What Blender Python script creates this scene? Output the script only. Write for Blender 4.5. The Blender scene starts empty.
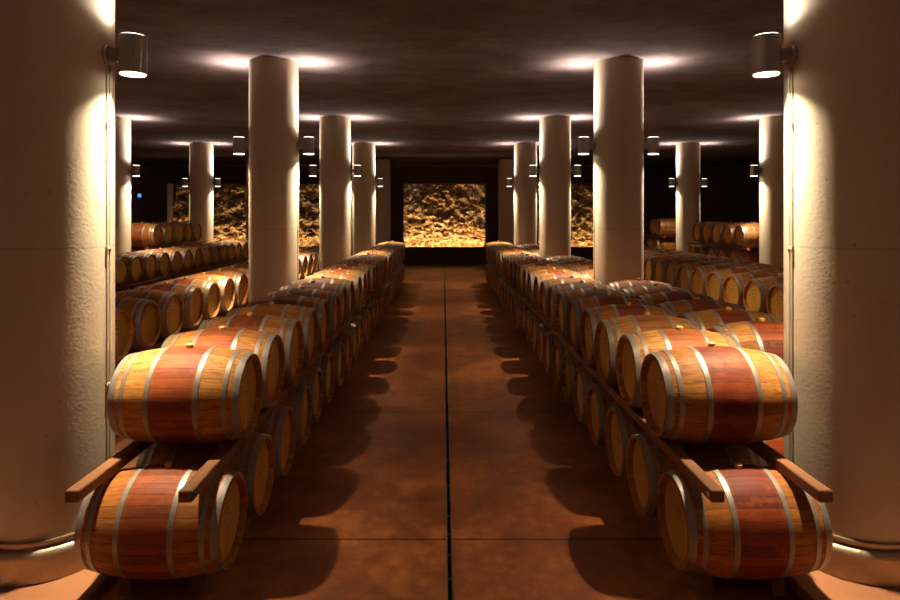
import bpy, bmesh, math, random
from mathutils import Vector, Matrix, noise
random.seed(7)
S = bpy.context.scene
COL = S.collection
PI = math.pi

# ------------------------------------------------------------------ camera, world, exposure
cam_d = bpy.data.cameras.new('camera')
cam = bpy.data.objects.new('camera', cam_d); COL.objects.link(cam)
CAMX, CAMZ = -0.045, 2.54
cam.location = (CAMX, 0, CAMZ); cam.rotation_euler = (PI/2, 0, 0)
cam_d.sensor_width = 36; cam_d.lens = 614/900*36
cam_d.shift_x = (450-443.5)/900; cam_d.shift_y = (215-300)/900
cam_d.clip_end = 200
S.camera = cam
w = bpy.data.worlds.new('world'); S.world = w; w.use_nodes = True
w.node_tree.nodes['Background'].inputs[0].default_value = (0.02, 0.015, 0.01, 1)
w.node_tree.nodes['Background'].inputs[1].default_value = 1.0
S.view_settings.view_transform = 'Standard'; S.view_settings.look = 'None'
S.view_settings.gamma = 1; S.view_settings.use_curve_mapping = False
S.view_settings.exposure = 0.0
P_DOWN, P_UP = 680, 440            # watts of each wall lamp's two beams
C_DOWN, C_UP = (1, .82, .55), (1, .88, .76)
A_DOWN, A_UP = math.radians(116), math.radians(158)
ROCK_W = 74
PROF_DOWN, PROF_UP = (.30, 1.7, 20), (.10, 2.1, 16)   # skirt, core, core exponent

# ------------------------------------------------------------------ materials
def lin(r, g, b):
    f = lambda c: (c/255/12.92) if c/255 <= .04045 else ((c/255+.055)/1.055)**2.4
    return (f(r), f(g), f(b), 1)

class NT:
    def __init__(s, name, rough=.6, metal=0.0):
        s.m = bpy.data.materials.new(name); s.m.use_nodes = True
        s.t = s.m.node_tree; s.b = s.t.nodes['Principled BSDF']
        s.b.inputs['Roughness'].default_value = rough; s.b.inputs['Metallic'].default_value = metal
    def n(s, typ, **kw):
        nd = s.t.nodes.new(typ)
        for k, v in kw.items():
            if hasattr(nd, k): setattr(nd, k, v)
        return nd
    def l(s, a, b): s.t.links.new(a, b)
    def coord(s, which='Object'): return s.n('ShaderNodeTexCoord').outputs[which]
    def pos(s): return s.n('ShaderNodeNewGeometry').outputs['Position']
    def mapping(s, v, scale=(1,1,1), loc=(0,0,0)):
        m = s.n('ShaderNodeMapping'); s.l(v, m.inputs[0])
        m.inputs['Scale'].default_value = scale; m.inputs['Location'].default_value = loc
        return m.outputs[0]
    def noise(s, v, scale, detail=4, rough=.6, w=None):
        nd = s.n('ShaderNodeTexNoise')
        if w is not None:
            nd.noise_dimensions = '4D'; s.l(w, nd.inputs['W'])
        s.l(v, nd.inputs['Vector']); nd.inputs['Scale'].default_value = scale
        nd.inputs['Detail'].default_value = detail; nd.inputs['Roughness'].default_value = rough
        return nd.outputs[0]
    def ramp(s, f, stops):
        r = s.n('ShaderNodeValToRGB'); s.l(f, r.inputs[0]); e = r.color_ramp.elements
        while len(e) < len(stops): e.new(.5)
        for el, (p, c) in zip(e, stops):
            el.position = p; el.color = c if len(c) == 4 else (*c, 1)
        return r.outputs[0]
    def math(s, op, a, b=None, c=None):
        m = s.n('ShaderNodeMath'); m.operation = op
        for i, v in enumerate((a, b, c)):
            if v is None: continue
            if isinstance(v, (int, float)): m.inputs[i].default_value = v
            else: s.l(v, m.inputs[i])
        return m.outputs[0]
    def mix(s, f, a, b, blend='MIX'):
        m = s.n('ShaderNodeMix'); m.data_type = 'RGBA'; m.blend_type = blend
        for i, v in ((0, f), (6, a), (7, b)):
            if isinstance(v, (int, float)): m.inputs[i].default_value = v
            elif isinstance(v, tuple): m.inputs[i].default_value = v
            else: s.l(v, m.inputs[i])
        return m.outputs[2]
    def base(s, c):
        if isinstance(c, tuple): s.b.inputs['Base Color'].default_value = c
        else: s.l(c, s.b.inputs['Base Color'])
    def bump(s, h, strength=.3, dist=.01):
        b = s.n('ShaderNodeBump'); b.inputs['Strength'].default_value = strength
        b.inputs['Distance'].default_value = dist
        s.l(h, b.inputs['Height']); s.l(b.outputs[0], s.b.inputs['Normal'])
    def sep(s, v):
        x = s.n('ShaderNodeSeparateXYZ'); s.l(v, x.inputs[0]); return x.outputs

def mk_plaster_pillar():
    k = NT('pillar_plaster', .75)
    p = k.pos(); o = k.coord()
    n1 = k.noise(p, 1.3, 5); n2 = k.noise(p, 38, 3)
    c = k.mix(n1, lin(176, 160, 140), lin(202, 189, 168))
    spots = k.ramp(k.noise(p, 16, 2), [(.0, (0,0,0)), (.70, (0,0,0)), (.76, (1,1,1))])
    c = k.mix(k.math('MULTIPLY', spots, .45), c, lin(120, 100, 80))
    z = k.sep(o)[2]
    seam = k.math('LESS_THAN', k.math('ABSOLUTE', k.math('SUBTRACT', z, 2.22)), .008)
    c = k.mix(k.math('MULTIPLY', seam, .25), c, lin(120, 105, 88))
    k.base(c); k.bump(k.math('ADD', n2, k.math('MULTIPLY', spots, -.8)), .25, .006)
    return k.m
def mk_ceiling():
    k = NT('ceiling_plaster', .9); p = k.pos()
    n1 = k.ramp(k.noise(k.mapping(p, (.7, 1.1, 1)), 1.3, 8, .74), [(.3, (0,0,0)), (.7, (1,1,1))]); n2 = k.noise(p, 9, 4)
    c = k.mix(n1, lin(60, 49, 50), lin(118, 100, 98))
    k.base(c); k.bump(k.math('ADD', n1, k.math('MULTIPLY', n2, .3)), .5, .04)
    return k.m
def mk_floor():
    k = NT('stained_concrete_floor', .42); p = k.pos(); s = k.sep(p)
    n1 = k.noise(p, .8, 6, .65); n2 = k.noise(p, 7, 6, .7); n3 = k.noise(p, 60, 3)
    c = k.ramp(k.math('ADD', k.math('MULTIPLY', n1, .62), k.math('MULTIPLY', n2, .38)),
               [(.30, lin(66, 32, 12)), (.48, lin(126, 66, 26)), (.62, lin(172, 102, 48))])
    blot = k.ramp(k.noise(p, 2.3, 7, .75), [(.6, (0,0,0)), (.72, (1,1,1))])
    c = k.mix(k.math('MULTIPLY', blot, .35), c, lin(150, 92, 48))
    fy = k.math('FRACT', k.math('DIVIDE', k.math('SUBTRACT', s[1], 1.70 - 31.0), 3.1))
    ln = k.math('LESS_THAN', fy, .0065)
    fx = k.math('FRACT', k.math('DIVIDE', k.math('ADD', s[0], 30.06), 6.0))
    c = k.mix(k.math('MULTIPLY', ln, .9), c, lin(16, 8, 5))
    k.base(c)
    rr = k.math('ADD', .30, k.math('MULTIPLY', n2, .35)); k.l(rr, k.b.inputs['Roughness'])
    k.bump(k.math('ADD', k.math('MULTIPLY', n3, .3), k.math('MULTIPLY', ln, -2)), .25, .004)
    return k.m
def mk_strip():
    k = NT('plinth_concrete', .6); p = k.pos()
    n1 = k.noise(p, 1.6, 6, .65); n2 = k.noise(p, 14, 5)
    k.base(k.mix(n1, lin(130, 78, 46), lin(176, 120, 80))); k.bump(n2, .3, .005)
    return k.m
def mk_wall(name, a, b):
    k = NT(name, .85); p = k.pos(); n1 = k.noise(p, .7, 5)
    k.base(k.mix(n1, a, b)); k.bump(k.noise(p, 12, 4), .3, .01)
    return k.m
def mk_oak():
    # obj.color: R = wine stain strength, G = oak tone, B = seed
    k = NT('barrel_oak', .6); o = k.coord(); s = k.sep(o)
    oi = k.n('ShaderNodeObjectInfo'); cs = k.n('ShaderNodeSeparateColor'); k.l(oi.outputs['Color'], cs.inputs[0])
    stain, tone, seed = cs.outputs[0], cs.outputs[1], k.math('MULTIPLY', cs.outputs[2], 50)
    ang = k.math('ARCTAN2', s[1], s[2])
    idx = k.math('ADD', k.math('MULTIPLY', ang, 30/(2*PI)), 15.5)
    fr = k.math('FRACT', idx); fl = k.math('FLOOR', idx)
    wn = k.n('ShaderNodeTexWhiteNoise'); wn.noise_dimensions = '2D'
    cv = k.n('ShaderNodeCombineXYZ'); k.l(fl, cv.inputs[0]); k.l(seed, cv.inputs[1]); k.l(cv.outputs[0], wn.inputs['Vector'])
    gap = k.math('LESS_THAN', k.math('MINIMUM', fr, k.math('SUBTRACT', 1, fr)), .022)
    grain = k.noise(k.mapping(o, (3, 60, 60)), 1.0, 4, .7, seed)
    blot = k.noise(k.mapping(o, (2.5, 4, 4)), 1.6, 6, .7, seed)
    c = k.mix(tone, lin(180, 110, 40), lin(212, 152, 76))
    c = k.mix(k.math('MULTIPLY', wn.outputs[0], .6), c, lin(112, 58, 18))
    c = k.mix(k.ramp(grain, [(.42, (0,0,0)), (.66, (.75,.75,.75))]), c, lin(112, 56, 16))
    dark = k.ramp(k.noise(k.mapping(o, (2.2, 5, 5)), 2.0, 8, .78, k.math('ADD', seed, 7)), [(.55, (0,0,0)), (.66, (1,1,1))])
    c = k.mix(k.math('MULTIPLY', dark, .6), c, lin(120, 40, 18))
    # wine stained belly between the two middle hoops
    edge = k.math('ADD', k.math('ABSOLUTE', s[0]), k.math('MULTIPLY', k.math('SUBTRACT', blot, .5), .10))
    belly = k.math('SUBTRACT', 1, k.ramp(edge, [(.135, (0,0,0)), (.200, (1,1,1))]))
    red = k.mix(k.ramp(k.math('ADD', k.math('MULTIPLY', grain, .6), k.math('MULTIPLY', wn.outputs[0], .4)), [(.25, (0,0,0)), (.75, (1,1,1))]), lin(146, 56, 18), lin(74, 20, 9))
    red = k.mix(k.math('MULTIPLY', k.ramp(blot, [(.35, (1,1,1)), (.5, (0,0,0))]), .55), red, lin(178, 92, 30))
    c = k.mix(k.math('MULTIPLY', belly, stain), c, red)
    c = k.mix(k.math('MULTIPLY', gap, .75), c, lin(40, 16, 7))
    k.base(c); k.b.inputs['Specular IOR Level'].default_value = .28
    k.bump(k.math('ADD', k.math('MULTIPLY', grain, .6), k.math('MULTIPLY', gap, -1)), .5, .004)
    return k.m
def mk_head():
    k = NT('barrel_head_oak', .55); o = k.coord(); s = k.sep(o)
    oi = k.n('ShaderNodeObjectInfo'); cs = k.n('ShaderNodeSeparateColor'); k.l(oi.outputs['Color'], cs.inputs[0])
    tone, seed = cs.outputs[1], k.math('MULTIPLY', cs.outputs[2], 50)
    idx = k.math('DIVIDE', k.math('ADD', s[1], 5.0), .072)
    fr = k.math('FRACT', idx); wn = k.n('ShaderNodeTexWhiteNoise'); wn.noise_dimensions = '2D'
    cv = k.n('ShaderNodeCombineXYZ'); k.l(k.math('FLOOR', idx), cv.inputs[0]); k.l(seed, cv.inputs[1]); k.l(cv.outputs[0], wn.inputs['Vector'])
    gap = k.math('LESS_THAN', fr, .04)
    grain = k.noise(k.mapping(o, (20, 60, 5)), 1.0, 4, .7, seed)
    c = k.mix(tone, lin(206, 148, 52), lin(228, 178, 84))
    c = k.mix(k.math('MULTIPLY', wn.outputs[0], .35), c, lin(150, 98, 32))
    c = k.mix(k.math('MULTIPLY', grain, .45), c, lin(140, 90, 32))
    # small burnt cooper's marks in the upper and middle part of the head
    v = k.noise(k.mapping(o, (0, 34, 60)), 1.0, 1, .5, seed)
    rows = k.math('GREATER_THAN', k.math('SINE', k.math('MULTIPLY', s[2], 118)), .1)
    my = k.math('LESS_THAN', k.math('ABSOLUTE', s[1]), .075)
    mz = k.math('LESS_THAN', k.math('ABSOLUTE', k.math('SUBTRACT', s[2], .09)), .085)
    mark = k.math('MULTIPLY', k.math('MULTIPLY', my, mz), k.math('MULTIPLY', rows, k.math('GREATER_THAN', v, .54)))
    c = k.mix(k.math('MULTIPLY', mark, .75), c, lin(58, 30, 16))
    c = k.mix(k.math('MULTIPLY', gap, .5), c, lin(60, 30, 12))
    k.base(c); k.bump(k.math('ADD', k.math('MULTIPLY', grain, .3), k.math('MULTIPLY', gap, -1)), .3, .003)
    return k.m
def mk_hoop():
    k = NT('galvanised_hoop_steel', .42, .6); o = k.coord()
    n1 = k.noise(o, 14, 5, .7); n2 = k.noise(o, 70, 3)
    c = k.mix(n1, lin(124, 114, 106), lin(178, 166, 154))
    rust = k.ramp(k.noise(o, 9, 5, .75), [(.58, (0,0,0)), (.74, (1,1,1))])
    c = k.mix(k.math('MULTIPLY', rust, .35), c, lin(122, 76, 52))
    k.base(c); k.bump(n2, .15, .002)
    k.l(k.math('ADD', .3, k.math('MULTIPLY', n1, .3)), k.b.inputs['Roughness'])
    return k.m
def mk_timber():
    k = NT('rail_timber', .65); o = k.coord()
    g = k.noise(k.mapping(o, (40, 1.2, 40)), 1, 5, .7); n = k.noise(o, 3, 4)
    c = k.mix(g, lin(92, 52, 22), lin(160, 102, 50)); c = k.mix(k.math('MULTIPLY', n, .4), c, lin(66, 34, 15))
    k.base(c); k.bump(g, .4, .004); return k.m
def mk_brushed(name, c1, c2, rough, metal, sc=(60,60,1)):
    k = NT(name, rough, metal); o = k.coord()
    n = k.noise(k.mapping(o, sc), 1, 3); k.base(k.mix(n, c1, c2)); k.bump(n, .08, .002); return k.m
def mk_hammered():
    k = NT('hammered_steel', .5, .8); o = k.coord()
    v = k.n('ShaderNodeTexVoronoi'); k.l(o, v.inputs['Vector']); v.inputs['Scale'].default_value = 42
    k.base(k.mix(k.noise(o, 5, 3), lin(150, 128, 104), lin(190, 172, 150))); k.bump(v.outputs['Distance'], .35, .005); return k.m
def mk_plain(name, c, rough=.5, metal=0):
    k = NT(name, rough, metal); o = k.coord(); n = k.noise(o, 30, 3)
    k.base(k.mix(k.math('MULTIPLY', n, .25), c, tuple(x*.7 for x in c[:3]) + (1,))); return k.m
def mk_emit(name, c, st):
    k = NT(name, .4); k.base(c); k.b.inputs['Emission Color'].default_value = c
    k.b.inputs['Emission Strength'].default_value = st; return k.m
def mk_rock():
    k = NT('rough_rock', .8); p = k.pos()
    n1 = k.noise(k.mapping(p, (1, .8, 1.5)), 4.0, 9, .8); n2 = k.noise(p, 11, 5, .7)
    c = k.ramp(n1, [(.36, lin(30, 18, 10)), (.46, lin(128, 92, 54)), (.64, lin(228, 196, 146))])
    k.base(c); k.bump(k.math('ADD', n1, k.math('MULTIPLY', n2, .5)), 1.0, .12); return k.m
def mk_glass():
    k = NT('pane_glass', .02)
    t = k.t; tr = k.n('ShaderNodeBsdfTransparent'); gl = k.n('ShaderNodeBsdfGlossy'); gl.inputs['Roughness'].default_value = .03
    tr.inputs[0].default_value = (.93, .93, .92, 1)
    fz = k.n('ShaderNodeFresnel'); fz.inputs[0].default_value = 1.45
    mx = k.n('ShaderNodeMixShader'); k.l(fz.outputs[0], mx.inputs[0]); k.l(tr.outputs[0], mx.inputs[1]); k.l(gl.outputs[0], mx.inputs[2])
    k.l(mx.outputs[0], t.nodes['Material Output'].inputs[0]); return k.m

M = dict(
    pillar=mk_plaster_pillar(), ceiling=mk_ceiling(), floor=mk_floor(), strip=mk_strip(),
    wall=mk_wall('dark_wall_plaster', lin(70, 52, 44), lin(90, 70, 60)),
    pier=mk_wall('pier_plaster', lin(176, 156, 136), lin(196, 178, 156)),
    sidewall=mk_wall('side_wall_plaster', lin(110, 84, 70), lin(130, 100, 82)),
    oak=mk_oak(), head=mk_head(), hoop=mk_hoop(), timber=mk_timber(),
    alu=mk_brushed('brushed_aluminium', lin(140, 130, 124), lin(190, 180, 172), .36, .7),
    steel=mk_brushed('drain_steel', lin(120, 96, 80), lin(150, 124, 104), .4, .8, (1, 60, 60)),
    hammered=mk_hammered(), rock=mk_rock(), glass=mk_glass(),
    frame=mk_plain('frame_metal', lin(120, 104, 88), .5, .5),
    black=mk_plain('drain_black', (.006, .005, .004, 1), .7),
    bung=mk_plain('bung_silicone', lin(226, 182, 110), .5),
    pvc=mk_plain('conduit_pvc', lin(196, 182, 158), .5),
    paper=mk_plain('paper_label', lin(190, 150, 110), .7), blue=mk_plain('blue_label', lin(40, 70, 150), .6),
    white=mk_plain('white_label', lin(220, 214, 205), .6),
    lamp=mk_emit('lamp_diffuser', (1, .86, .66, 1), 8.0),
    bluelamp=mk_emit('blue_indicator', (.10, .35, 1, 1), 1.2),
)

# ------------------------------------------------------------------ helpers
def link_mesh(name, bm, mat, parent=None, loc=(0,0,0), smooth=False, recalc=True):
    me = bpy.data.meshes.new(name)
    if recalc: bmesh.ops.recalc_face_normals(bm, faces=bm.faces)
    bm.to_mesh(me); bm.free()
    if isinstance(mat, (list, tuple)):
        for m_ in mat: me.materials.append(m_)
    else: me.materials.append(mat)
    if smooth:
        for p in me.polygons: p.use_smooth = True
        try: me.set_sharp_from_angle(angle=math.radians(38))
        except Exception: pass
    o = bpy.data.objects.new(name, me); COL.objects.link(o); o.location = loc
    if parent: o.parent = parent
    return o
def box(bm, x0, x1, y0, y1, z0, z1, bev=0):
    r = bmesh.ops.create_cube(bm, size=1)
    bmesh.ops.scale(bm, verts=r['verts'], vec=(x1-x0, y1-y0, z1-z0))
    bmesh.ops.translate(bm, verts=r['verts'], vec=((x0+x1)/2, (y0+y1)/2, (z0+z1)/2))
    if bev:
        es = list({e for v in r['verts'] for e in v.link_edges})
        bmesh.ops.bevel(bm, geom=es, offset=bev, segments=2, affect='EDGES')
def lathe(bm, prof, seg=48, axis='Z', closed=False, off=(0,0,0)):
    """prof: (r, h) pairs; closed joins last to first"""
    rings = []
    for r, h in prof:
        if r < 1e-6:
            p = (h, 0, 0) if axis == 'X' else (0, 0, h)
            rings.append([bm.verts.new(Vector(p)+Vector(off))]); continue
        ring = []
        for i in range(seg):
            a = 2*PI*i/seg
            p = (h, r*math.cos(a), r*math.sin(a)) if axis == 'X' else (r*math.cos(a), r*math.sin(a), h)
            ring.append(bm.verts.new(Vector(p)+Vector(off)))
        rings.append(ring)
    n = len(rings)
    for k in range(n if closed else n-1):
        A, B = rings[k], rings[(k+1) % n]
        for i in range(seg):
            j = (i+1) % seg
            if len(A) == 1: bm.faces.new((A[0], B[i], B[j]))
            elif len(B) == 1: bm.faces.new((A[i], A[j], B[0]))
            else: bm.faces.new((A[i], A[j], B[j], B[i]))
def tube(bm, p0, p1, r, seg=12):
    p0, p1 = Vector(p0), Vector(p1); d = p1-p0
    q = d.to_track_quat('Z', 'Y').to_matrix().to_4x4()
    res = bmesh.ops.create_cone(bm, cap_ends=True, segments=seg, radius1=r, radius2=r, depth=d.length)
    bmesh.ops.transform(bm, matrix=Matrix.Translation((p0+p1)/2) @ q, verts=res['verts'])
def tag(o, label, cat, group=None):
    o['label'] = label; o['category'] = cat
    if group: o['group'] = group
    return o
def structure(o): o['kind'] = 'structure'; return o
def empty(name, loc):
    o = bpy.data.objects.new(name, None); COL.objects.link(o); o.location = loc
    o.empty_display_size = .1; return o
ORD = ['', 'first', 'second', 'third', 'fourth', 'fifth', 'sixth', 'seventh', 'eighth', 'ninth', 'tenth', 'eleventh', 'twelfth',
       'thirteenth', 'fourteenth', 'fifteenth', 'sixteenth', 'seventeenth', 'eighteenth', 'nineteenth', 'twentieth',
       'twenty-first', 'twenty-second', 'twenty-third', 'twenty-fourth', 'twenty-fifth', 'twenty-sixth']

# ------------------------------------------------------------------ setting
YB, YF = 31.5, -9.0
XL, XR_ = -15.25, 16.5
HC = 5.11
SLAB = .09
bm = bmesh.new(); box(bm, XL-.2, -.025, YF-.2, YB+.3, -.2, 0); box(bm, .025, XR_+.2, YF-.2, YB+.3, -.2, 0)
box(bm, -.025, .025, YF-.2, YB+.3, -.2, -.05)
structure(link_mesh('floor', bm, M['floor']))
bm = bmesh.new(); box(bm, XL-.2, XR_+.2, YF-.2, YB+.3, HC, HC+.25)
structure(link_mesh('ceiling', bm, M['ceiling']))
bm = bmesh.new(); box(bm, XL-.2, XL, YF, YB, 0, HC); structure(link_mesh('wall_left', bm, M['sidewall']))
bm = bmesh.new(); box(bm, XR_, XR_+.2, YF, YB, 0, HC); structure(link_mesh('wall_right', bm, M['wall']))
bm = bmesh.new(); box(bm, XL, XR_, YF-.2, YF, 0, HC); structure(link_mesh('wall_front', bm, M['wall']))
# back wall with three openings
OPEN = [(-14.25, -4.80), (-2.125, 2.14), (4.78, 9.95)]
OZ0, OZ1 = .87, 4.17
bm = bmesh.new()
box(bm, XL, XR_, YB, YB+.3, 0, OZ0); box(bm, XL, XR_, YB, YB+.3, OZ1, HC)
xs = [XL] + [v for o in OPEN for v in o] + [XR_]
for a, b in zip(xs[0::2], xs[1::2]): box(bm, a, b, YB, YB+.3, OZ0, OZ1)
structure(link_mesh('wall_back', bm, M['wall']))
bm = bmesh.new(); box(bm, -15.2, 16.4, YB-.06, YB-.001, HC-.10, HC-.002); structure(link_mesh('trim_1', bm, M['frame']))
# centre drain channel (lips, dark slot, ties)
dr = empty('trim_2', (0, 0, 0)); structure(dr)
for sx in (-1, 1):
    bm = bmesh.new(); x0, x1 = sorted((sx*.024, sx*.013)); box(bm, x0, x1, 0.5, YB-.05, -.045, .002)
    link_mesh('drain_lip', bm, M['steel'], dr)
bm = bmesh.new(); box(bm, -.013, .013, .5, YB-.05, -.05, -.04); link_mesh('drain_slot', bm, M['black'], dr)
bm = bmesh.new()
for i in range(70): box(bm, -.013, .013, 2.5+i*.3, 2.508+i*.3, -.02, -.006)
link_mesh('drain_tie', bm, M['steel'], dr)
# raised plinth strips that carry the pillars
for n_, (a, b) in zip((3, 4), ((-3.55, -2.33), (2.31, 3.55))):
    bm = bmesh.new(); box(bm, a, b, YF, 29.2, 0, SLAB, .008)
    structure(link_mesh('trim_%d' % n_, bm, M['strip']))

# alcoves with lit rock
def alcove(idx, xa, xb, glow, label):
    al = empty('window_%d' % idx, ((xa+xb)/2, YB, OZ0)); structure(al)
    cx = (xa+xb)/2; W = xb-xa; H = OZ1-OZ0
    bm = bmesh.new(); t = .035
    box(bm, -W/2, W/2, -.03, .02, -.0, t); box(bm, -W/2, W/2, -.03, .02, H-t, H)
    box(bm, -W/2, -W/2+t, -.03, .02, t, H-t); box(bm, W/2-t, W/2, -.03, .02, t, H-t)
    link_mesh('window_frame', bm, M['frame'], al)
    bm = bmesh.new(); box(bm, -W/2+t, W/2-t, 0, .008, t, H-t); link_mesh('pane', bm, M['glass'], al)
    bm = bmesh.new()                                             # alcove box
    box(bm, -W/2-.1, W/2+.1, .31, 1.9, -.25, -.15); box(bm, -W/2-.1, W/2+.1, .31, 1.9, H+.15, H+.25)
    box(bm, -W/2-.2, -W/2-.1, .31, 1.9, -.25, H+.25); box(bm, W/2+.1, W/2+.2, .31, 1.9, -.25, H+.25)
    box(bm, -W/2-.2, W/2+.2, 1.9, 2.0, -.25, H+.25)
    link_mesh('alcove', bm, M['wall'], al)
    # rock face: displaced grid
    bm = bmesh.new(); nx, nz = int(W*34), int(H*34); vs = []
    for j in range(nz+1):
        row = []
        for i in range(nx+1):
            x = -W/2-.08 + (W+.16)*i/nx; z = -.15 + (H+.3)*j/nz
            q = Vector((x+cx*1.7, 3.1*idx, z))
            d = noise.ridged_multi_fractal(Vector((q.x*.8, q.y, q.z*1.3)), 1, 2.1, 6, .9, 2)*.13
            d += noise.fractal(q*3.2, .7, 2.2, 6)*.16 + noise.turbulence(q*2.0, 4, False)*.12
            qq = q + noise.noise_vector(q*2.5)*.25
            cell = noise.voronoi(Vector((qq.x*2.6, q.y, qq.z*4.2)))[0]
            d += (cell[1]-cell[0])*.20
            row.append(bm.verts.new((x, 1.30 - .9*(1-z/H)*.20 - d, z)))
        vs.append(row)
    for j in range(nz):
        for i in range(nx): bm.faces.new((vs[j][i], vs[j][i+1], vs[j+1][i+1], vs[j+1][i]))
    link_mesh('rock_face', bm, M['rock'], al, smooth=False, recalc=False)
    # uplights on the alcove floor
    n = max(2, round(W/1.05))
    for i in range(n):
        lx = -W/2 + W*(i+.5)/n
        ld = bpy.data.lights.new('rock_uplight', 'AREA'); ld.shape = 'RECTANGLE'; ld.size = .7; ld.size_y = .06
        ld.energy = glow; ld.color = (1, .68, .32)
        lo = bpy.data.objects.new('rock_uplight', ld); COL.objects.link(lo); lo.parent = al
        lo.location = (lx, .42, -.08); lo.rotation_euler = (math.radians(180-22), 0, 0)
alcove(1, *OPEN[0], ROCK_W*.42, '')
alcove(2, *OPEN[1], ROCK_W, '')
alcove(3, *OPEN[2], ROCK_W*.42, '')

# ------------------------------------------------------------------ pillars and wall lamps
PR = .405
PX = [-8.76, -2.91, 2.91, 8.76]
PY = [-1.37, 4.50, 10.37, 16.24, 22.11]
bm = bmesh.new(); lathe(bm, [(0, 0), (PR, 0), (PR, HC-SLAB), (0, HC-SLAB)], 96)
pillar_o = link_mesh('pillar', bm, M['pillar'], smooth=True); pillar_me = pillar_o.data; bpy.data.objects.remove(pillar_o)
bm = bmesh.new(); lathe(bm, [(0, 0), (PR, 0), (PR, HC), (0, HC)], 96)
pillar_o = link_mesh('pillar', bm, M['pillar'], smooth=True); pillar_long = pillar_o.data; bpy.data.objects.remove(pillar_o)
bm = bmesh.new()                                              # bullnosed steel collar
cp = [(PR+.002, .0), (PR+.055, .0), (PR+.055, .165)]
for i in range(1, 8):
    a = i/8*PI/2; cp.append((PR+.012+.043*math.cos(a), .165+.05*math.sin(a)))
cp += [(PR+.002, .215)]
lathe(bm, cp, 96, closed=True); collar = link_mesh('collar', bm, M['hammered'], smooth=True); collar_me = collar.data; bpy.data.objects.remove(collar)
bm = bmesh.new(); lathe(bm, [(PR+.002, .235), (PR+.02, .235), (PR+.024, .25), (PR+.02, .262), (PR+.002, .262)], 96, closed=True)
o = link_mesh('collar_ring', bm, M['hammered'], smooth=True); ring_me = o.data; bpy.data.objects.remove(o)

def inst(name, me, parent=None, loc=(0,0,0)):
    o = bpy.data.objects.new(name, me); COL.objects.link(o); o.location = loc
    if parent: o.parent = parent
    return o
# lamp meshes; local +X points away from the pillar, origin on the pillar surface at mid-height
LR, LH = .096, .138
def beam_profile(ld, skirt, core, power):
    # photometric profile of the reflector: dim wide skirt plus a hot core round the axis
    ld.use_nodes = True; t = ld.node_tree; em = t.nodes['Emission']
    tc = t.nodes.new('ShaderNodeTexCoord'); sp = t.nodes.new('ShaderNodeSeparateXYZ'); t.links.new(tc.outputs['Normal'], sp.inputs[0])
    ab = t.nodes.new('ShaderNodeMath'); ab.operation = 'ABSOLUTE'; t.links.new(sp.outputs[2], ab.inputs[0])
    pw = t.nodes.new('ShaderNodeMath'); pw.operation = 'POWER'; t.links.new(ab.outputs[0], pw.inputs[0]); pw.inputs[1].default_value = power
    ma = t.nodes.new('ShaderNodeMath'); ma.operation = 'MULTIPLY_ADD'; t.links.new(pw.outputs[0], ma.inputs[0]); ma.inputs[1].default_value = core; ma.inputs[2].default_value = skirt
    t.links.new(ma.outputs[0], em.inputs['Strength'])
def make_lamp():
    root = empty('wall_lamp', (0,0,0))
    bm = bmesh.new(); R0 = LR; ri = LR-.008
    lathe(bm, [(R0, -LH), (R0, LH), (ri, LH), (ri, LH-.014), (ri-.001, LH-.05), (ri-.001, -LH+.05), (ri, -LH+.014), (ri, -LH)], 48, closed=True, off=(.185, 0, 0))
    link_mesh('housing', bm, M['alu'], root, smooth=True)
    for s in (1, -1):
        bm = bmesh.new(); lathe(bm, [(0, s*(LH+.0055)), (ri-.002, s*(LH+.0055)), (ri-.001, s*(LH-.024)), (0, s*(LH-.024))], 32, off=(.185, 0, 0))
        link_mesh('diffuser', bm, M['lamp'], root)
    bm = bmesh.new(); box(bm, .0, .09, -.035, .035, -.045, .045, .006); link_mesh('bracket', bm, M['alu'], root)
    bm = bmesh.new(); lathe(bm, [(0, -.03), (.072, -.03), (.078, .012), (.07, .022), (0, .022)], 32, axis='X')
    link_mesh('wall_plate', bm, M['alu'], root, smooth=True)
    for nm, s, e, c, ang in (('downlight', -1, P_DOWN, C_DOWN, A_DOWN), ('uplight', 1, P_UP, C_UP, A_UP)):
        ld = bpy.data.lights.new(nm, 'SPOT'); ld.energy = e; ld.color = c; ld.spot_size = ang; ld.spot_blend = .95
        ld.shadow_soft_size = .035
        beam_profile(ld, *(PROF_DOWN if s < 0 else PROF_UP))
        lo = bpy.data.objects.new(nm, ld); COL.objects.link(lo); lo.parent = root
        lo.location = (.185, 0, s*(LH+.016)); lo.rotation_euler = (PI if s > 0 else 0, 0, 0)
    return root
proto_lamp = make_lamp(); lamp_used = False
def copy_tree(o, parent=None):
    c = o.copy(); COL.objects.link(c)
    if parent is not None: c.parent = parent
    for ch in list(o.children):
        if ch.name in S.objects: copy_tree(ch, c)
    return c
near = {4.50: 'nearest', 10.37: 'second', 16.24: 'third', 22.11: 'fourth', -1.37: 'behind', -7.24: 'far behind'}
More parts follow.
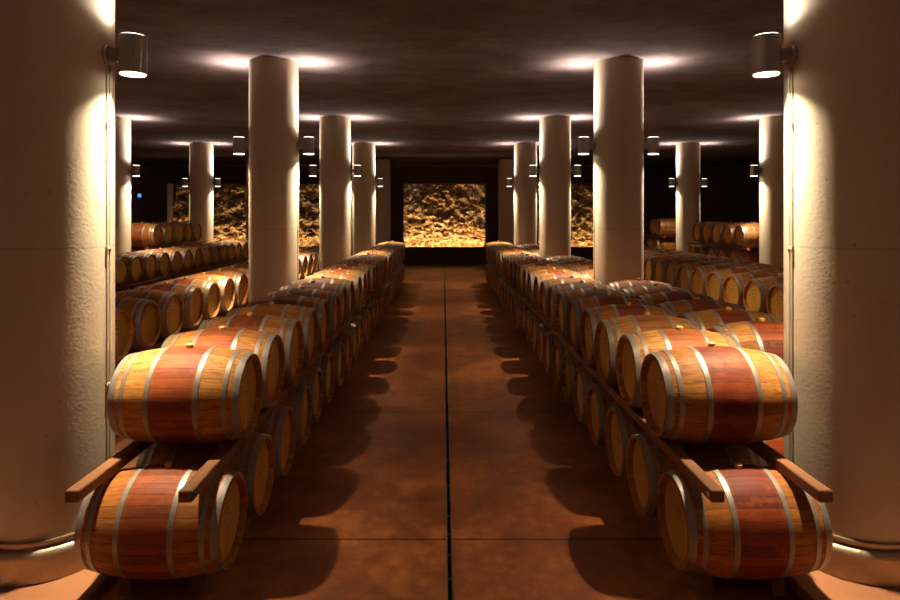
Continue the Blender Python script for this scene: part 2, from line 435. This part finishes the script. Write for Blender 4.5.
for ix, x in enumerate(PX):
    side = 'left' if x < 0 else 'right'; inner = abs(x) < 5
    for y in PY:
        root = empty('pillar', (x, y, SLAB if inner else 0))
        inst('shaft', pillar_me if inner else pillar_long, root)
        w_ = near[y]
        if y < 0: lab = 'cream round pillar %s the camera in the %s %s line' % (w_, side, 'aisle' if inner else 'outer')
        elif inner: lab = '%s cream round pillar from the camera, %s side of the central aisle' % (w_, side)
        else: lab = 'cream round pillar of the %s outer line, level with the %s aisle pillar' % (side, w_)
        tag(root, lab, 'pillar', 'round cream pillars')
        inst('collar', collar_me, root); inst('collar_ring', ring_me, root)
        sgn = -1 if x > 0 else 1                                 # towards the aisle
        if inner:
            bm = bmesh.new()
            for dy in (-.018, .018): tube(bm, (sgn*(PR+.006), dy, .27), (sgn*(PR+.006), dy, 3.56), .009)
            for zz in (1.2, 2.2, 3.1): box(bm, *sorted((sgn*(PR-.004), sgn*(PR+.017))), -.035, .035, zz, zz+.02)
            link_mesh('conduit', bm, M['pvc'], root, smooth=True)
        for s in (-1, 1):
            if not lamp_used: L = proto_lamp; lamp_used = True
            else: L = copy_tree(proto_lamp)
            L.location = (x+s*(PR-.001), y, 3.71); L.rotation_euler = (0, 0, 0 if s > 0 else PI)
            where = 'aisle side' if s == sgn else 'outer side'
            if inner: l2 = 'cylindrical metal wall lamp on the %s of the %s %s aisle pillar' % (where, w_, side)
            else: l2 = 'metal wall lamp, %s of %s outer pillar level with %s aisle pillar' % (where.replace('aisle', 'inner').replace('outer', 'far'), side, w_)
            tag(L, l2, 'wall lamp', 'up and down wall lamps on the pillars')
for x in PX:                                                    # square piers of the last bay, without lamps
    bm = bmesh.new(); z0 = SLAB if abs(x) < 5 else 0; box(bm, -.37, .37, -.37, .37, 0, HC-z0-.006)
    o = link_mesh('pier', bm, M['pier'], loc=(x, 28.6, z0))
    tag(o, 'flat unlit square pier by the back wall, %s %s' % ('left' if x < 0 else 'right', 'of the central rock window' if abs(x) < 5 else 'outer line'), 'pier', 'unlit square piers')

# ------------------------------------------------------------------ barrels
BL, RB, RH = .45, .350, .290
prof = lambda x: RB - (RB-RH)*(abs(x)/BL)**2.0
SEG = 60
def make_barrel():
    root = empty('wine_barrel', (0,0,0))
    bm = bmesh.new(); pr = []
    for i in range(25):
        x = -BL + 2*BL*i/24; pr.append((prof(x), x))
    end = [(RH-.006, BL+.004), (RH-.024, BL+.004), (RH-.034, BL-.02), (RH-.034, BL-.05)]
    full = [(r, -x) for r, x in reversed(end)] + pr + end
    lathe(bm, full, SEG, axis='X', closed=False)
    bmesh.ops.recalc_face_normals(bm, faces=bm.faces)
    link_mesh('staves', bm, M['oak'], root, smooth=True)
    for s in (-1, 1):
        bm = bmesh.new(); xa = s*(BL-.042); xb = s*(BL-.062)
        lathe(bm, [(0, xa), (RH-.0345, xa), (RH-.0345, xb), (0, xb)], SEG, axis='X'); link_mesh('head', bm, M['head'], root)
        for a, b in ((BL-.046, BL+.001), (BL-.112, BL-.080), (.152, .186)):
            bm = bmesh.new(); t = .0035
            pp = [(prof(a)-.002, a), (prof(a)+t, a), (prof((a+b)/2)+t+.0004, (a+b)/2), (prof(b)+t, b), (prof(b)-.002, b)]
            lathe(bm, [(r, s*x) for r, x in pp], SEG, axis='X', closed=True)
            link_mesh('hoop', bm, M['hoop'], root, smooth=True)
    bm = bmesh.new(); lathe(bm, [(0, RB-.01), (.024, RB-.01), (.028, RB+.022), (.022, RB+.028), (0, RB+.028)], 20)
    link_mesh('bung', bm, M['bung'], root, smooth=True)
    return root
proto = make_barrel(); proto_used = False
kids = list(proto.children)
def single_barrel_mesh():
    bm = bmesh.new(); N = 14; pr = [(0, -BL+.04), (RH-.03, -BL+.04), (RH-.024, -BL)] + [(prof(-BL+2*BL*i/N), -BL+2*BL*i/N) for i in range(N+1)] + [(RH-.024, BL), (RH-.03, BL-.04), (0, BL-.04)]
    lathe(bm, pr, 40, axis='X')
    for a, b in ((BL-.046, BL+.001), (BL-.112, BL-.080), (.152, .186)):
        for s in (-1, 1):
            n0 = len(bm.faces); t = .0035
            lathe(bm, [(r, s*x) for r, x in [(prof(a)-.002, a), (prof(a)+t, a), (prof(b)+t, b), (prof(b)-.002, b)]], 40, axis='X', closed=True)
            bm.faces.ensure_lookup_table()
            for f in bm.faces[n0:]: f.material_index = 1
    o = link_mesh('wine_barrel', bm, [M['oak'], M['hoop']], smooth=True); me = o.data; bpy.data.objects.remove(o); return me
single_me = single_barrel_mesh()
NB = 0
def barrel(x, y, z, look, full=True, label='', group=None):
    """look = (stain, tone)"""
    global proto_used, NB
    NB += 1
    col = (look[0], look[1], random.random(), 1)
    rot = (random.uniform(-.10, .10), 0, random.choice((0, PI)) + random.uniform(-.006, .006))
    if full:
        if not proto_used: r = proto; proto_used = True
        else:
            r = proto.copy(); COL.objects.link(r)
            for k in kids:
                c = k.copy(); COL.objects.link(c); c.parent = r
        r.location = (x, y, z); r.rotation_euler = rot
        for c in (kids if r is proto else [q for q in r.children]): c.color = col
    else:
        r = inst('wine_barrel', single_me, None, (x, y, z)); r.rotation_euler = rot; r.color = col
    return tag(r, label, 'barrel', group)

def look_words(s):
    return 'red-bellied oak barrel' if s > .6 else ('pink-stained oak barrel' if s > .3 else 'pale oak barrel')
def rnd_look(bias=.7):
    if random.random() < bias: return (random.uniform(.7, .98), random.uniform(.1, .8))
    return (random.uniform(.1, .5), random.uniform(.3, 1))

ZL = .483                                   # centre of the lowest tier
RAILH = .072; RO = .331
TIER = [ZL, ZL + 2*RO + RAILH, ZL + 4*RO + 2*RAILH]
P = .72
# aisle rows, both fully built
first_looks = {('left', 1): [(.85, .55), (.8, .5), (.85, .6), (.5, .5), (.7, .3)], ('left', 0): [(.8, .15), (.6, .2)],
               ('right', 1): [(.95, .5), (.75, .9), (.45, .95), (.8, .3)], ('right', 0): [(.97, .05), (.5, .2)]}
for side, cx in (('left', -1.915), ('right', 1.95)):
    for tier, y0 in ((1, 4.53), (0, 4.15)):
        for k in range(26):
            fl = first_looks[(side, tier)]
            lk = fl[k] if k < len(fl) else rnd_look(.75)
            nm = look_words(lk[0]); tn = 'upper' if tier else 'lower'
            lab = ('%s, %s from front, %s tier, %s aisle row' % (nm, ORD[k+1], tn, side)) if k else \
                  ('%s at the front end of the %s aisle row, %s tier' % (nm, side, tn))
            barrel(cx + random.uniform(-.015, .015) * (k > 0), y0 + P*k, TIER[tier], lk, True, lab, 'barrels in the %s tier of the %s aisle row' % (tn, side))
# row B, right of the right aisle row, between the pillars
for bay, (y0, n, wd) in enumerate(((5.62, 6, 'first'), (11.18, 6, 'second'), (17.05, 6, 'third'))):
    for tier in (1, 0):
        for k in range(n):
            lk = (.9, .6) if (bay == 0 and k == 0) else ((random.uniform(.75, 1), random.uniform(0, .3)) if bay == 0 else rnd_look(.6))
            if tier == 1: lab = '%s, %s from front between pillars, %s right bay' % (look_words(lk[0]), ORD[k+1], wd)
            else: lab = 'oak barrel, %s from front, lower tier, %s right pillar bay' % (ORD[k+1], wd)
            barrel(2.885, y0 + P*k, TIER[tier], lk, tier == 1, lab, 'barrels between the right pillars')
def block(cx, y0, n, tiers, dz, desc, group, full=(1,), bias=.25, off=.36, pitch=P):
    for t in tiers:
        tn = ('lower tier', 'upper tier' if 2 not in tiers else 'middle tier', 'top tier')[t]
        for k in range(n):
            lk = rnd_look(bias)
            lab = '%s, %s from front, %s, %s' % (look_words(lk[0]), ORD[k+1], tn, desc)
            barrel(cx + random.uniform(-.012, .012), y0 + pitch*k - (off if t == 0 else 0), TIER[t]+dz, lk, t in full, lab, group)
block(-4.185, 7.00, 22, (1, 0), -.05, 'row behind left pillars', 'barrels behind the left pillars')
block(-7.69, 13.0, 15, (1, 0), .06, 'far left row', 'barrels in the far left row', full=(0, 1))
block(5.325, 9.06, 16, (1, 0), -.0, 'row behind right pillars', 'barrels behind the right pillars', bias=.1)
block(6.26, 9.3, 15, (1, 0), -.0, 'second row behind right pillars', 'barrels of the second row behind the right pillars', full=(1,))
for side, cx, y0, dz in (('left', -8.61, 17.45, .02), ('right', 8.60, 17.05, .02)):
    for t in (2, 1, 0):
        for k in range(5):
            lk = (.7, .2) if (t == 2 and k == 0 and side == 'left') else rnd_look(.15)
            yy = y0 + P*k + (.36 if t == 1 else 0)
            lab = '%s, %s of five in the %s tier of the far %s stack' % (look_words(lk[0]), ORD[k+1], ('lowest', 'middle', 'top')[t], side)
            barrel(cx, yy, TIER[t]+dz, lk, t == 2 or side == 'right', lab, 'stacked barrels at the far %s' % side)
for t in (2, 1, 0):
    for k in range(2):
        barrel(8.72, 23.75 + P*k + (.36 if t == 1 else 0), TIER[t]+.11, (.15, .6), True, 'pale oak barrel, %s of two, %s tier, behind the last right outer pillar' % (('nearer', 'farther')[k], ('lowest', 'middle', 'top')[t]), 'barrels behind the last right outer pillar')
for t in (2, 1, 0):
    for k in range(4):
        lk = rnd_look(.3)
        barrel(9.75, 17.3 + .74*k + (.36 if t == 1 else 0), TIER[t], lk, t == 2, '%s, %s from front, %s tier beyond far right stack' % (look_words(lk[0]), ORD[k+1], ('lowest', 'middle', 'top')[t]), 'barrels beyond the far right stack')
print('BARRELS', NB)
# small labels on the nearest barrel heads
root = next(o for o in S.objects if o.get('label', '').endswith('front end of the left aisle row, lower tier'))
root.rotation_euler[2] = 0
bm = bmesh.new(); box(bm, BL-.0425, BL-.0412, -.03, .03, -.03, .04); link_mesh('head_label', bm, M['paper'], root)

# ------------------------------------------------------------------ timber rails
def rail(xc, ya, yb, z0, z1, label, group, wdt=.084):
    bm = bmesh.new(); h = z1-z0; L = yb-ya
    box(bm, -wdt/2, wdt/2, 0, L, 0, h, .005)
    o = link_mesh('timber_rail', bm, M['timber'], loc=(xc, ya, z0))
    return tag(o, label, 'timber rail', group)
def rails(cx, y0, y1, dz, desc, group, base=0.0, tiers=(0, 1), seglen=3.6):
    """tier 0: runners on the ground, tier n: rails between tiers"""
    for t in tiers:
        for s in (-1, 1):
            yy = y0; i = 1
            while yy < y1 - .05:
                ye = min(yy + seglen, y1)
                if y1 - ye < 1.0: ye = y1
                z1 = TIER[t] + dz - (RO if t else RO + .012); z0 = base if t == 0 else z1 - RAILH
                sd = ('aisle-side' if s*cx < 0 else 'outer')
                kind = ('ground runner', 'rail under upper barrels', 'rail under top barrels')[t]
                lab = '%s timber %s, %s length, %s' % (sd, kind, ORD[i], desc)
                o = rail(cx + (s*.24 if t == 0 else (-.35 if s < 0 else (.33 if cx < 0 else .30))), yy, ye-.006, z0, z1, lab, group)
                if i == 1 and t == 1 and desc.endswith('aisle row') and s*cx < 0:
                    bm = bmesh.new()
                    if cx < 0: box(bm, .0417, .0430, .01, .07, .015, .06); link_mesh('sticker', bm, M['blue'], o)
                    else: box(bm, -.0430, -.0417, .02, .06, .02, .05); link_mesh('sticker', bm, M['white'], o)
                yy = ye; i += 1
for side, cx in (('left', -1.925), ('right', 1.95)):
    for t, ya, yb in ((0, 4.09, 22.7), (1, 3.68, 22.75)):
        rails(cx, ya, yb, 0, side + ' aisle row', 'rails of the %s aisle row' % side, tiers=(t,))
for a, b, wd in ((5.0, 9.9, 'first'), (10.80, 15.75, 'second'), (16.68, 21.6, 'third')):
    rails(2.885, a, b, 0, 'in the %s right pillar bay' % wd, 'rails between the right pillars', base=SLAB, seglen=6)
rails(-4.185, 6.2, 22.4, -.05, 'row behind left pillars', 'rails behind the left pillars', seglen=5.4)
rails(-7.69, 12.2, 23.6, .06, 'far left row', 'rails of the far left row', seglen=5.4)
rails(5.325, 8.4, 20.3, 0, 'row behind right pillars', 'rails behind the right pillars', seglen=6)
rails(6.26, 8.6, 19.9, 0, 'second row behind right pillars', 'rails behind the right pillars', seglen=6)
rails(-8.61, 17.0, 21.0, .02, 'far left stack', 'rails of the far left stack', tiers=(0, 1, 2), seglen=6)
rails(8.60, 16.68, 20.8, .02, 'far right stack', 'rails of the far right stack', tiers=(0, 1, 2), seglen=6)
rails(8.72, 23.35, 25.3, .11, 'last right outer pillar', 'rails behind the last right outer pillar', tiers=(0, 1, 2), seglen=6)
rails(9.75, 16.6, 20.3, 0, 'beyond far right stack', 'rails beyond the far right stack', tiers=(0, 1, 2), seglen=6)

# blue indicator light on the left wall
em = empty('emergency_light', (XL, 30.6, 3.5)); tag(em, 'small emergency light glowing blue on the dark left wall', 'emergency light')
bm = bmesh.new(); box(bm, 0, .05, -.2, .2, -.1, .12, .01); link_mesh('housing', bm, M['frame'], em)
bm = bmesh.new(); box(bm, .048, .056, -.17, .17, -.07, .09); link_mesh('lens', bm, M['bluelamp'], em)
